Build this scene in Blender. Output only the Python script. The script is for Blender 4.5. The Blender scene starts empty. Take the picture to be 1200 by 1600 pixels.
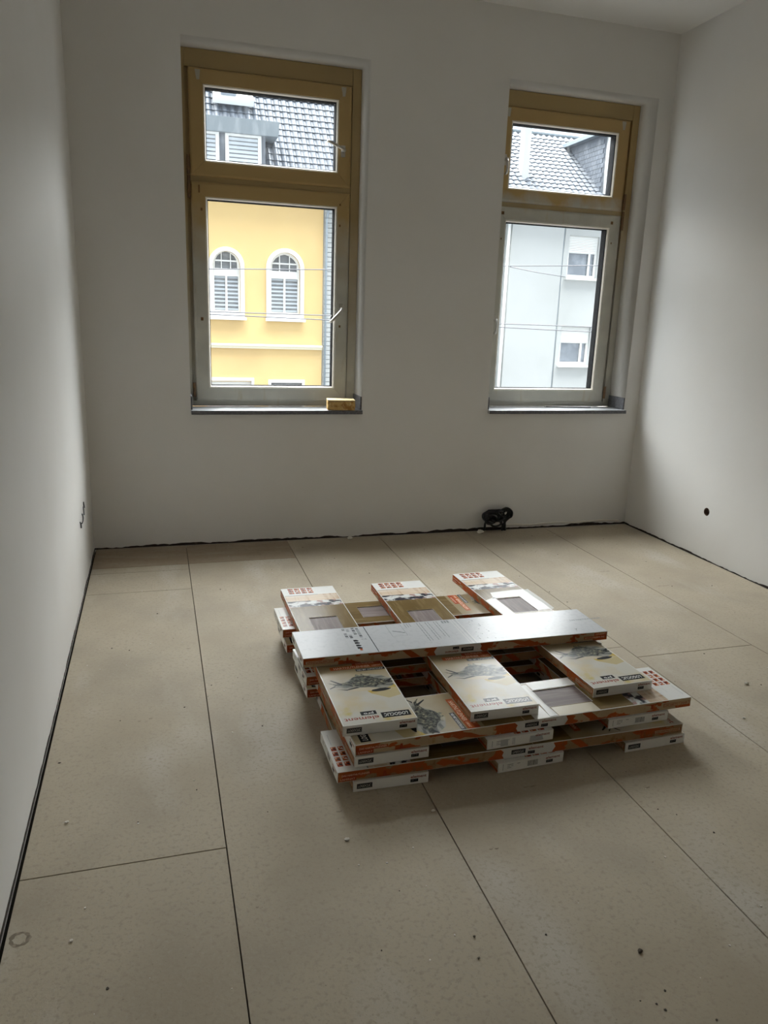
import bpy, bmesh, math, random
from mathutils import Vector, Matrix
random.seed(7)
C = bpy.context.scene.collection
PI = math.pi

# ------------------------------------------------------------------ camera
cd = bpy.data.cameras.new('camera'); cam = bpy.data.objects.new('camera', cd); C.objects.link(cam)
cd.sensor_fit = 'VERTICAL'; cd.sensor_height = 36.0; cd.lens = 1183.44 * 36.0 / 1600.0
cd.clip_start = 0.05; cd.clip_end = 200
r = Vector((0.9586084, -0.28264751, 0.03435583)); u = Vector((0.03851354, 0.24827127, 0.96792463)); f = Vector((0.28211105, 0.92653751, -0.24888068))
M4 = Matrix((r, u, -f)).transposed().to_4x4(); M4.translation = Vector((0.4067, -4.8344, 1.464)); cam.matrix_world = M4
bpy.context.scene.camera = cam

# ------------------------------------------------------------------ overcast sky and exposure
world = bpy.data.worlds.new('world'); bpy.context.scene.world = world; world.use_nodes = True
wn = world.node_tree; bg = wn.nodes['Background']
bg.inputs[0].default_value = (0.86, 0.93, 1.0, 1); bg.inputs[1].default_value = 1.9
sl = bpy.data.lights.new('sun_behind_cloud', 'SUN'); sl.energy = 45; sl.angle = math.radians(100); sl.color = (0.99, 0.99, 0.99)
so = bpy.data.objects.new('sun_behind_cloud', sl); C.objects.link(so); so.location = (2, 12, 14); so.rotation_euler = (math.radians(-25), 0, math.radians(-22))
vs = bpy.context.scene.view_settings
vs.view_transform = 'Standard'; vs.look = 'None'; vs.gamma = 1; vs.use_curve_mapping = False; vs.exposure = 0.0
bpy.context.scene.cycles.max_bounces = 12; bpy.context.scene.cycles.diffuse_bounces = 8
bpy.context.scene.cycles.transparent_max_bounces = 16

# ------------------------------------------------------------------ materials
def mat(name, col, rough=0.7, noise=None, bump=None, metal=0.0, spec=0.5, coat=0.0, coat_rough=0.2):
    """noise = [(scale, colour2, lo, hi), ...] mixed over the base colour; bump = (scale, strength)"""
    m = bpy.data.materials.new(name); m.use_nodes = True
    nt = m.node_tree; b = nt.nodes['Principled BSDF']
    b.inputs['Roughness'].default_value = rough; b.inputs['Metallic'].default_value = metal
    b.inputs['Specular IOR Level'].default_value = spec
    b.inputs['Coat Weight'].default_value = coat; b.inputs['Coat Roughness'].default_value = coat_rough
    b.inputs['Base Color'].default_value = (*col, 1)
    tc = nt.nodes.new('ShaderNodeTexCoord')
    prev = None
    for n in (noise or []):
        sc, c2, lo, hi = n[:4]; stretch = n[4] if len(n) > 4 else (1, 1, 1)
        mp = nt.nodes.new('ShaderNodeMapping'); mp.inputs['Scale'].default_value = stretch
        nt.links.new(tc.outputs['Object'], mp.inputs[0])
        t = nt.nodes.new('ShaderNodeTexNoise'); t.inputs['Scale'].default_value = sc; t.inputs['Detail'].default_value = 6
        nt.links.new(mp.outputs[0], t.inputs['Vector'])
        mr = nt.nodes.new('ShaderNodeMapRange'); mr.inputs['From Min'].default_value = lo; mr.inputs['From Max'].default_value = hi
        nt.links.new(t.outputs[0], mr.inputs[0])
        mx = nt.nodes.new('ShaderNodeMix'); mx.data_type = 'RGBA'
        nt.links.new(mr.outputs[0], mx.inputs[0])
        if prev is None: mx.inputs[6].default_value = (*col, 1)
        else: nt.links.new(prev, mx.inputs[6])
        mx.inputs[7].default_value = (*c2, 1); prev = mx.outputs[2]
    if prev is not None: nt.links.new(prev, b.inputs['Base Color'])
    m['last'] = 1
    if bump:
        t = nt.nodes.new('ShaderNodeTexNoise'); t.inputs['Scale'].default_value = bump[0]; t.inputs['Detail'].default_value = 4
        nt.links.new(tc.outputs['Object'], t.inputs['Vector'])
        bp = nt.nodes.new('ShaderNodeBump'); bp.inputs['Strength'].default_value = bump[1]; bp.inputs['Distance'].default_value = 0.004
        nt.links.new(t.outputs[0], bp.inputs['Height']); nt.links.new(bp.outputs[0], b.inputs['Normal'])
    return m

def gradient_mat(base, axis, lo, hi, col2, rough=0.5, jitter=0.25, extra=None):
    """base material whose colour turns into col2 between lo and hi of an object axis, with ragged edge"""
    m = base.copy(); nt = m.node_tree; b = nt.nodes['Principled BSDF']
    tc = nt.nodes.new('ShaderNodeTexCoord'); sp = nt.nodes.new('ShaderNodeSeparateXYZ'); nt.links.new(tc.outputs['Object'], sp.inputs[0])
    no = nt.nodes.new('ShaderNodeTexNoise'); no.inputs['Scale'].default_value = 6; no.inputs['Detail'].default_value = 6
    nt.links.new(tc.outputs['Object'], no.inputs['Vector'])
    a = nt.nodes.new('ShaderNodeMath'); a.operation = 'MULTIPLY_ADD'; nt.links.new(no.outputs[0], a.inputs[0])
    a.inputs[1].default_value = jitter; nt.links.new(sp.outputs[axis], a.inputs[2])
    mr = nt.nodes.new('ShaderNodeMapRange'); mr.inputs['From Min'].default_value = lo; mr.inputs['From Max'].default_value = hi
    nt.links.new(a.outputs[0], mr.inputs[0])
    mx = nt.nodes.new('ShaderNodeMix'); mx.data_type = 'RGBA'; nt.links.new(mr.outputs[0], mx.inputs[0])
    lk = b.inputs['Base Color'].links
    if lk: nt.links.new(lk[0].from_socket, mx.inputs[6])
    else: mx.inputs[6].default_value = b.inputs['Base Color'].default_value
    mx.inputs[7].default_value = (*col2, 1)
    nt.links.new(mx.outputs[2], b.inputs['Base Color'])
    return m

WALL = mat('wall_plaster', (0.755, 0.745, 0.725), 0.85, [(1.3, (0.715, 0.70, 0.67), 0.42, 0.75)], (60, 0.08))
CEIL = mat('ceiling_plaster', (0.75, 0.74, 0.72), 0.9, None, (50, 0.06))
SLAB = mat('dark_subfloor', (0.02, 0.016, 0.012), 0.95)
BOARD = mat('floor_panel', (0.455, 0.395, 0.30), 0.72,
            [(2.2, (0.36, 0.31, 0.24), 0.45, 0.72), (90, (0.43, 0.385, 0.315), 0.52, 0.8), (3.0, (0.50, 0.46, 0.39), 0.56, 0.72, (1, 0.35, 1)), (1.7, (0.385, 0.325, 0.24), 0.5, 0.75), (75, (0.37, 0.315, 0.24), 0.52, 0.72), (160, (0.24, 0.205, 0.16), 0.62, 0.78)], (120, 0.12), spec=0.22)
BOARDP = mat('floor_plywood', (0.31, 0.24, 0.165), 0.6, [(3, (0.36, 0.30, 0.22), 0.45, 0.7, (1, 4, 1)), (40, (0.24, 0.18, 0.12), 0.55, 0.8)], (90, 0.1))
GAP = mat('dark_joint', (0.035, 0.025, 0.018), 0.95, [(30, (0.10, 0.08, 0.06), 0.55, 0.8)])
PLAST = mat('plaster_bits', (0.74, 0.71, 0.65), 0.9, None, (80, 0.3))
PVC0 = mat('window_pvc', (0.50, 0.49, 0.435), 0.38, [(5, (0.60, 0.585, 0.51), 0.45, 0.7), (30, (0.48, 0.42, 0.30), 0.62, 0.8, (1, 1, 0.12))], spec=0.5)
PVCL = gradient_mat(PVC0, 2, 1.95, 2.32, (0.46, 0.32, 0.13), jitter=0.5)
PVCR = gradient_mat(PVC0, 2, 2.38, 2.46, (0.50, 0.345, 0.14), jitter=0.3)
FRL = gradient_mat(PVC0, 2, 1.3, 2.3, (0.42, 0.31, 0.145), jitter=0.5)
FRR = gradient_mat(PVC0, 2, 1.9, 2.6, (0.46, 0.34, 0.155), jitter=0.5)
BEAD = mat('glazing_bead', (0.80, 0.75, 0.66), 0.4)
RUB = mat('black_gasket', (0.004, 0.004, 0.005), 0.8, spec=0.04)
CHROME = mat('handle_metal', (0.62, 0.6, 0.56), 0.28, metal=1.0)
HINGE = mat('hinge_brown', (0.16, 0.09, 0.04), 0.5, [(40, (0.28, 0.14, 0.05), 0.5, 0.7)])
RUST = mat('brown_residue', (0.20, 0.10, 0.03), 0.7)
STONE = mat('grey_sill_stone', (0.30, 0.31, 0.32), 0.32, [(14, (0.50, 0.51, 0.51), 0.5, 0.68, (0.4, 1, 1)), (70, (0.2, 0.2, 0.21), 0.5, 0.8)])
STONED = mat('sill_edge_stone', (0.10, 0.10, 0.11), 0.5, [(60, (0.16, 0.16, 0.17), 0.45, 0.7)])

def glass_mat(name, dirt):
    m = bpy.data.materials.new(name); m.use_nodes = True; nt = m.node_tree; nt.nodes.clear()
    out = nt.nodes.new('ShaderNodeOutputMaterial'); tr = nt.nodes.new('ShaderNodeBsdfTransparent'); gl = nt.nodes.new('ShaderNodeBsdfGlossy')
    tr.inputs[0].default_value = (0.95, 0.97, 0.97, 1); gl.inputs['Roughness'].default_value = 0.02
    lw = nt.nodes.new('ShaderNodeLayerWeight'); lw.inputs[0].default_value = 0.5
    pw = nt.nodes.new('ShaderNodeMath'); pw.operation = 'POWER'; pw.inputs[1].default_value = 5; nt.links.new(lw.outputs['Facing'], pw.inputs[0])
    fr = nt.nodes.new('ShaderNodeMath'); fr.operation = 'MULTIPLY_ADD'; fr.inputs[1].default_value = 0.9; fr.inputs[2].default_value = 0.035; nt.links.new(pw.outputs[0], fr.inputs[0])
    mx = nt.nodes.new('ShaderNodeMixShader'); nt.links.new(fr.outputs[0], mx.inputs[0]); nt.links.new(tr.outputs[0], mx.inputs[1]); nt.links.new(gl.outputs[0], mx.inputs[2])
    tc = nt.nodes.new('ShaderNodeTexCoord')
    mp = nt.nodes.new('ShaderNodeMapping'); mp.inputs['Scale'].default_value = (1, 1, 0.3); nt.links.new(tc.outputs['Object'], mp.inputs[0])
    no = nt.nodes.new('ShaderNodeTexNoise'); no.inputs['Scale'].default_value = 28; no.inputs['Detail'].default_value = 5; nt.links.new(mp.outputs[0], no.inputs['Vector'])
    mr = nt.nodes.new('ShaderNodeMapRange'); mr.inputs['From Min'].default_value = 0.5; mr.inputs['From Max'].default_value = 0.8; mr.inputs['To Min'].default_value = dirt * 0.45; mr.inputs['To Max'].default_value = dirt * 2.2
    nt.links.new(no.outputs[0], mr.inputs[0])
    di = nt.nodes.new('ShaderNodeBsdfTranslucent'); di.inputs[0].default_value = (0.85, 0.9, 0.95, 1)
    m2 = nt.nodes.new('ShaderNodeMixShader'); nt.links.new(mr.outputs[0], m2.inputs[0]); nt.links.new(mx.outputs[0], m2.inputs[1]); nt.links.new(di.outputs[0], m2.inputs[2])
    nt.links.new(m2.outputs[0], out.inputs[0]); return m
GLASSU = glass_mat('dirty_glass', 0.014)
GLASSL = glass_mat('clear_glass', 0.002)

# box print
CW = dict(rough=0.25, spec=0.055, coat=0.0, coat_rough=0.15)
CARD = mat('white_carton', (0.72, 0.715, 0.69), **CW)
ENDW = mat('white_end_label', (0.86, 0.855, 0.83), **CW)
SMEAR = mat('ink_smear_print', (0.30, 0.29, 0.25), noise=[(22, (0.12, 0.125, 0.115), 0.45, 0.6, (1, 2.5, 1)), (15, (0.46, 0.38, 0.22), 0.55, 0.7)], **CW)
OCHRE = mat('ochre_stain_print', (0.50, 0.42, 0.24), noise=[(14, (0.50, 0.36, 0.08), 0.48, 0.62), (30, (0.55, 0.50, 0.38), 0.55, 0.7)], **CW)
TAN = mat('tan_carton', (0.50, 0.37, 0.23), **CW)
CREAM = gradient_mat(mat('cream_art', (0.55, 0.53, 0.47), noise=[(7, (0.55, 0.47, 0.31), 0.5, 0.68), (11, (0.50, 0.40, 0.14), 0.62, 0.74)], **CW), 1, 0.26, 0.44, (0.30, 0.235, 0.135), jitter=0.16)
WOODA = mat('brown_wood_art', (0.175, 0.12, 0.048), noise=[(5, (0.13, 0.085, 0.03), 0.42, 0.65, (1, 0.25, 1)), (60, (0.23, 0.165, 0.075), 0.5, 0.75, (1, 0.15, 1))], **CW)
STRIPEA = mat('pale_wood_art', (0.62, 0.50, 0.38), noise=[(9, (0.42, 0.28, 0.18), 0.5, 0.72, (6, 0.6, 1)), (7, (0.72, 0.66, 0.58), 0.5, 0.7, (0.5, 6, 1))], **CW)
PHOTOA = mat('dark_photo_art', (0.62, 0.63, 0.62), noise=[(16, (0.04, 0.04, 0.05), 0.49, 0.55, (1, 1.6, 1)), (30, (0.35, 0.22, 0.2), 0.55, 0.65)], **CW)
ORANGE = mat('orange_print', (0.42, 0.10, 0.03), **CW)
RED = mat('red_print', (0.33, 0.06, 0.025), noise=[(30, (0.45, 0.15, 0.05), 0.5, 0.65)], **CW)
BLACK = mat('black_print', (0.018, 0.018, 0.02), **CW)
WHITEP = mat('white_print', (0.68, 0.67, 0.64), **CW)
PINKP = mat('pale_orange_print', (0.82, 0.55, 0.40), **CW)
GREYP = mat('grey_print', (0.25, 0.26, 0.27), **CW)
LGREYP = mat('pale_grey_print', (0.50, 0.51, 0.52), **CW)
BROWNR = mat('element_red', (0.27, 0.045, 0.025), **CW)
SPLASH = mat('tan_with_orange_splashes', (0.50, 0.37, 0.23), noise=[(9, (0.42, 0.095, 0.025), 0.525, 0.535, (1, 1, 2.4)), (40, (0.42, 0.28, 0.14), 0.6, 0.7)], **CW)
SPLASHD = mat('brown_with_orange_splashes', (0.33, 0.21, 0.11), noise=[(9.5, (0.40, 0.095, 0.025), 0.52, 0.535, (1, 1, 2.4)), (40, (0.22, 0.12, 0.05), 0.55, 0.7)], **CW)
REPT = mat('creature_print', (0.11, 0.115, 0.09), noise=[(80, (0.03, 0.03, 0.028), 0.46, 0.54), (55, (0.27, 0.25, 0.17), 0.56, 0.64)], **CW)
REPS = mat('creature_shade_print', (0.36, 0.34, 0.28), noise=[(14, (0.20, 0.20, 0.185), 0.45, 0.65), (10, (0.5, 0.42, 0.2), 0.6, 0.75)], **CW)
BACKC = mat('back_carton', (0.52, 0.53, 0.545), noise=[(60, (0.46, 0.47, 0.49), 0.5, 0.75)], **CW)
PLANK = mat('laminate_decor', (0.165, 0.125, 0.115), 0.5, [(14, (0.10, 0.07, 0.064), 0.45, 0.62, (1, 0.12, 1)), (80, (0.25, 0.205, 0.19), 0.5, 0.75, (1, 0.08, 1))], (120, 0.1), spec=0.12)
SPONGE = mat('sponge_foam', (0.55, 0.36, 0.13), 0.95, [(25, (0.34, 0.17, 0.04), 0.5, 0.62), (60, (0.65, 0.5, 0.25), 0.55, 0.7)], (150, 0.9))
SPONGET = mat('sponge_top', (0.74, 0.60, 0.34), 0.95, [(25, (0.6, 0.42, 0.18), 0.5, 0.7)], (150, 0.7))
CABLE = mat('black_cable', (0.012, 0.012, 0.013), 0.45)
# outside
YEL = mat('yellow_render', (0.66, 0.47, 0.215), 0.9, [(0.9, (0.62, 0.43, 0.20), 0.45, 0.7), (30, (0.60, 0.39, 0.16), 0.62, 0.8)])
WREND = mat('white_render', (0.455, 0.465, 0.46), 0.9, [(0.7, (0.42, 0.43, 0.42), 0.45, 0.7)])
WTRIM = mat('white_trim', (0.76, 0.76, 0.74), 0.7)
TILE = mat('roof_tile', (0.034, 0.045, 0.062), 0.5, [(4, (0.052, 0.066, 0.088), 0.45, 0.7)], spec=0.35)
SLATE = mat('slate', (0.13, 0.145, 0.17), 0.4, [(6, (0.18, 0.20, 0.235), 0.45, 0.7)])
ZINC = mat('zinc', (0.26, 0.30, 0.33), 0.45)
BLIND = mat('grey_blind', (0.22, 0.225, 0.23), 0.8, [(9, (0.30, 0.31, 0.32), 0.45, 0.7, (0.4, 1, 1.6))])
BLINDP = mat('pale_blind', (0.50, 0.54, 0.58), 0.7)
WGLASS = mat('dark_window_glass', (0.20, 0.22, 0.25), 0.12, [(3, (0.33, 0.36, 0.40), 0.4, 0.65)])
ASPH = mat('asphalt', (0.10, 0.10, 0.10), 0.9, [(20, (0.13, 0.13, 0.13), 0.5, 0.7)])
WIRE = mat('overhead_wire', (0.10, 0.10, 0.11), 0.6)

# ------------------------------------------------------------------ helpers
def link(name, me, mats, parent=None, loc=None):
    o = bpy.data.objects.new(name, me)
    if not isinstance(mats, (list, tuple)): mats = [mats]
    if not me.materials:
        for m in mats: me.materials.append(m)
    C.objects.link(o)
    if parent: o.parent = parent
    if loc: o.location = loc
    return o
def bm_obj(name, bm, mats, parent=None, loc=None, smooth=False):
    me = bpy.data.meshes.new(name); bmesh.ops.recalc_face_normals(bm, faces=bm.faces); bm.to_mesh(me); bm.free()
    if smooth:
        for p in me.polygons: p.use_smooth = True
    return link(name, me, mats, parent, loc)
def add_box(bm, x0, x1, y0, y1, z0, z1, bev=0, mi=0):
    n0 = len(bm.faces)
    vs_ = [bm.verts.new(p) for p in ((x0,y0,z0),(x1,y0,z0),(x1,y1,z0),(x0,y1,z0),(x0,y0,z1),(x1,y0,z1),(x1,y1,z1),(x0,y1,z1))]
    fs = [bm.faces.new([vs_[i] for i in q]) for q in ((0,3,2,1),(4,5,6,7),(0,1,5,4),(1,2,6,5),(2,3,7,6),(3,0,4,7))]
    for q in fs: q.material_index = mi
    if bev:
        es = list({e for q in fs for e in q.edges})
        bmesh.ops.bevel(bm, geom=es, offset=bev, segments=2, affect='EDGES', profile=0.6)
def box(name, x0, x1, y0, y1, z0, z1, m, parent=None, bev=0):
    bm = bmesh.new(); add_box(bm, x0, x1, y0, y1, z0, z1, bev); return bm_obj(name, bm, m, parent)
def prism(bm, pts, off, mi=0):
    a = [bm.verts.new(p) for p in pts]; b = [bm.verts.new(Vector(p) + Vector(off)) for p in pts]; n = len(a)
    bm.faces.new(a[::-1]).material_index = mi; bm.faces.new(b).material_index = mi
    for i in range(n): bm.faces.new([a[i], a[(i+1) % n], b[(i+1) % n], b[i]]).material_index = mi
def tube(bm, pts, rad, n=8, closed=False):
    pts = [Vector(p) for p in pts]; rings = []
    rads = rad if isinstance(rad, (list, tuple)) else [rad] * len(pts)
    nrm = Vector((0.13, 0.31, 0.94))
    for i, p in enumerate(pts):
        if closed: d = pts[(i+1) % len(pts)] - pts[i-1]
        else: d = pts[min(i+1, len(pts)-1)] - pts[max(i-1, 0)]
        d.normalize(); a = (nrm - nrm.dot(d) * d)
        if a.length < 1e-4: a = d.orthogonal()
        a.normalize(); b = d.cross(a); nrm = a
        rings.append([bm.verts.new(p + rads[i] * (math.cos(2*PI*k/n) * a + math.sin(2*PI*k/n) * b)) for k in range(n)])
    m = len(rings)
    for i in range(m if closed else m - 1):
        for k in range(n): bm.faces.new([rings[i][k], rings[i][(k+1) % n], rings[(i+1) % m][(k+1) % n], rings[(i+1) % m][k]])
    if not closed: bm.faces.new(rings[0][::-1]); bm.faces.new(rings[-1])
def cyl(bm, c, ax, rad, h, n=24):
    c = Vector(c); ax = Vector(ax).normalized(); tube(bm, [c, c + ax * h], rad, n)
def smooth_path(pts, k=6):
    out = []; P = [Vector(p) for p in pts]
    for i in range(len(P) - 1):
        p0, p1, p2, p3 = P[max(i-1, 0)], P[i], P[i+1], P[min(i+2, len(P)-1)]
        for j in range(k):
            t = j / k
            out.append(0.5 * ((2*p1) + (-p0+p2)*t + (2*p0-5*p1+4*p2-p3)*t*t + (-p0+3*p1-3*p2+p3)*t**3))
    out.append(P[-1]); return out
def curve_mesh(cu):
    o = bpy.data.objects.new('tmp', cu); C.objects.link(o)
    dg = bpy.context.evaluated_depsgraph_get(); me = bpy.data.meshes.new_from_object(o.evaluated_get(dg))
    bpy.data.objects.remove(o); return me
def plate(outer, holes, depth):
    """solid plate in the local xy plane with real openings, from z=0 to z=depth"""
    cu = bpy.data.curves.new('plate', 'CURVE'); cu.dimensions = '2D'; cu.fill_mode = 'BOTH'; cu.extrude = depth / 2
    for ring in [outer] + list(holes):
        s = cu.splines.new('POLY'); s.points.add(len(ring) - 1); s.use_cyclic_u = True
        for i, p in enumerate(ring): s.points[i].co = (p[0], p[1], 0, 1)
    me = curve_mesh(cu)
    for v in me.vertices: v.co.z += depth / 2
    me.materials.clear(); return me
def rect(x0, x1, z0, z1): return [(x0, z0), (x1, z0), (x1, z1), (x0, z1)]
def map_xz(me, y0, flip=False):
    """local (x, y, z) -> world (x, y0 + z, y)"""
    for v in me.vertices: v.co = Vector((v.co.x, y0 + v.co.z, v.co.y))
    bm = bmesh.new(); bm.from_mesh(me); bmesh.ops.remove_doubles(bm, verts=bm.verts, dist=1e-5); bmesh.ops.recalc_face_normals(bm, faces=bm.faces); bm.to_mesh(me); bm.free(); return me
def arch(x0, x1, z0, zs, n=16, rz=None):
    cx, rr = (x0+x1)/2, (x1-x0)/2; rz = rz or rr
    return [(x0, z0), (x1, z0)] + [(cx + rr*math.cos(PI*k/n), zs + rz*math.sin(PI*k/n)) for k in range(n+1)]
def ring4(bm, x0, x1, z0, z1, prof, g=0.0004):
    """frame of four mitred members; prof is a closed list of (inset, y)"""
    cs = [(x0, z0, 1, 1), (x1, z0, -1, 1), (x1, z1, -1, -1), (x0, z1, 1, -1)]
    for k in range(4):
        a, b = cs[k], cs[(k+1) % 4]; d = Vector((b[0]-a[0], 0, b[1]-a[1])).normalized() * g
        A = [bm.verts.new(Vector((a[0]+a[2]*i, y, a[1]+a[3]*i)) + d) for i, y in prof]
        B = [bm.verts.new(Vector((b[0]+b[2]*i, y, b[1]+b[3]*i)) - d) for i, y in prof]
        n = len(prof)
        for j in range(n): bm.faces.new([A[j], A[(j+1) % n], B[(j+1) % n], B[j]])
        bm.faces.new(A); bm.faces.new(B[::-1])
def tag(o, label=None, cat=None, group=None, kind=None):
    if label: o['label'] = label
    if cat: o['category'] = cat
    if group: o['group'] = group
    if kind: o['kind'] = kind
    return o
def empty(name, loc=(0,0,0), rz=0):
    o = bpy.data.objects.new(name, None); o.location = loc; o.rotation_euler = (0, 0, rz); C.objects.link(o); return o
def copy_tree(o, parent=None):
    c = o.copy(); C.objects.link(c)
    if parent: c.parent = parent
    for ch in [k for k in o.children]: copy_tree(ch, c)
    return c

# ------------------------------------------------------------------ room shell
W, H, YR = 3.805, 3.33, -5.5
ZT, ZS = 2.9355, 0.868
# wall with the two window openings
wf = link('wall_front', map_xz(plate(rect(-0.3, W+0.3, -0.3, H+0.15), [rect(0.608, 1.700, 0.842, ZT), rect(2.603, 3.690, 0.842, ZT)], 0.36), 0.0), WALL)
tag(wf, kind='structure')
# right wall with the round box hole
me = plate(rect(YR-0.2, 0.0, -0.3, H+0.15), [[(-0.866 + 0.0265*math.cos(2*PI*k/28), 0.312 + 0.0265*math.sin(2*PI*k/28)) for k in range(28)]], 0.2)
for v in me.vertices: v.co = Vector((W + v.co.z, v.co.x, v.co.y))
wr = link('wall_right', me, WALL); tag(wr, kind='structure')
bm = bmesh.new(); add_box(bm, -0.2, 0, YR-0.2, 0, -0.3, H+0.15); tag(bm_obj('wall_left', bm, WALL), kind='structure')
tag(box('wall_rear', 0, W, YR-0.2, YR, -0.3, H+0.15, WALL), kind='structure')
tag(box('ceiling', 0, W, YR, 0, H, H+0.15, CEIL), kind='structure')
floor = tag(box('floor', 0, W, YR, 0, -0.3, -0.021, SLAB), kind='structure')

# floor panels laid in strips
def jx(k, y):
    J = [(0.009, 0.012), (0.5525, 0.5462), (1.2025, 1.183), (1.838, 1.815), (2.479, 2.458), (3.112, 3.10), (W-0.006, W-0.014)]
    a, b = J[k]; return a + (b - a) * min(1.4, -y / 3.6)
cuts = {0: [-0.008, -0.395, -0.493, -0.826, -2.963, -5.2, YR+0.02], 1: [-0.010, -0.392, -2.39-2.2, YR+0.02], 2: [-0.010, -3.9, YR+0.02],
        3: [-0.012, -2.003, -4.6, YR+0.02], 4: [-0.012, -2.118, -5.0, YR+0.02], 5: [-0.014, -1.60-2.1, YR+0.02]}
g = 0.0017
for k in range(6):
    ys = [y for y in cuts[k] if y > YR+0.03] + [YR+0.02]
    for i in range(len(ys)-1):
        ya, yb = ys[i] - g, ys[i+1] + g; gx = g
        bm = bmesh.new(); n = 10
        top = [Vector((jx(k, ya)+gx, ya, 0)), Vector((jx(k+1, ya)-gx, ya, 0)), Vector((jx(k+1, yb)-gx, yb, 0)), Vector((jx(k, yb)+gx, yb, 0))]
        prism(bm, [p - Vector((0, 0, 0.0205)) for p in top], (0, 0, 0.0205))
        bmesh.ops.bevel(bm, geom=[e for e in bm.edges if all(v.co.z > -0.001 for v in e.verts)], offset=0.0007, segments=1, affect='EDGES')
        ply = (k < 2 and i == 0)
        b = bm_obj('floor_panel', bm, BOARDP if ply else BOARD, floor)
        if ply: b['label'] = 'browner infill strip along the window wall'

# ragged dark joints at the foot of the walls
def ragged(name, a, b, nrm, hmin, hmax, z0=-0.002, seed=1, step=0.018, mt=GAP, thick=0.0025, kind='structure'):
    rnd = random.Random(seed); a, b, nrm = Vector(a), Vector(b), Vector(nrm); L = (b-a).length; n = int(L/step); bm = bmesh.new()
    h = (hmin+hmax)/2; prev = None
    for i in range(n+1):
        h += rnd.uniform(-0.35, 0.35)*(hmax-hmin); h = max(hmin, min(hmax, h))
        p = a + (b-a)*i/n
        q = [bm.verts.new(p + Vector((0,0,z0)) + nrm*thick), bm.verts.new(p + Vector((0,0,z0+h)) + nrm*thick), bm.verts.new(p + Vector((0,0,z0+h))), bm.verts.new(p + Vector((0,0,z0)))]
        if prev:
            for j in range(3): bm.faces.new([prev[j], prev[j+1], q[j+1], q[j]])
        prev = q
    o = bm_obj(name, bm, mt); o['kind'] = kind; return o
ragged('trim_1', (0, 0, 0), (1.95, 0, 0), (0, -1, 0), 0.004, 0.017, seed=3)
ragged('trim_2', (1.95, 0, 0), (W, 0, 0), (0, -1, 0), 0.010, 0.024, seed=4)
ragged('trim_3', (0, 0, 0), (0, -5.4, 0), (1, 0, 0), 0.001, 0.010, seed=5)
ragged('trim_4', (W, 0, 0), (W, -4.0, 0), (-1, 0, 0), 0.004, 0.014, seed=6)
# loose lip of plaster above the open joint, right half of the window wall
bm = bmesh.new(); tube(bm, [(2.72 + i*0.054, -0.004 - 0.002*math.sin(i*1.7), 0.030 + 0.004*math.sin(i*0.9)) for i in range(20)], [0.006 + 0.002*math.sin(i*2.1) for i in range(20)], 6)
tag(bm_obj('trim_5', bm, PLAST, smooth=True), kind='structure')

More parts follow.
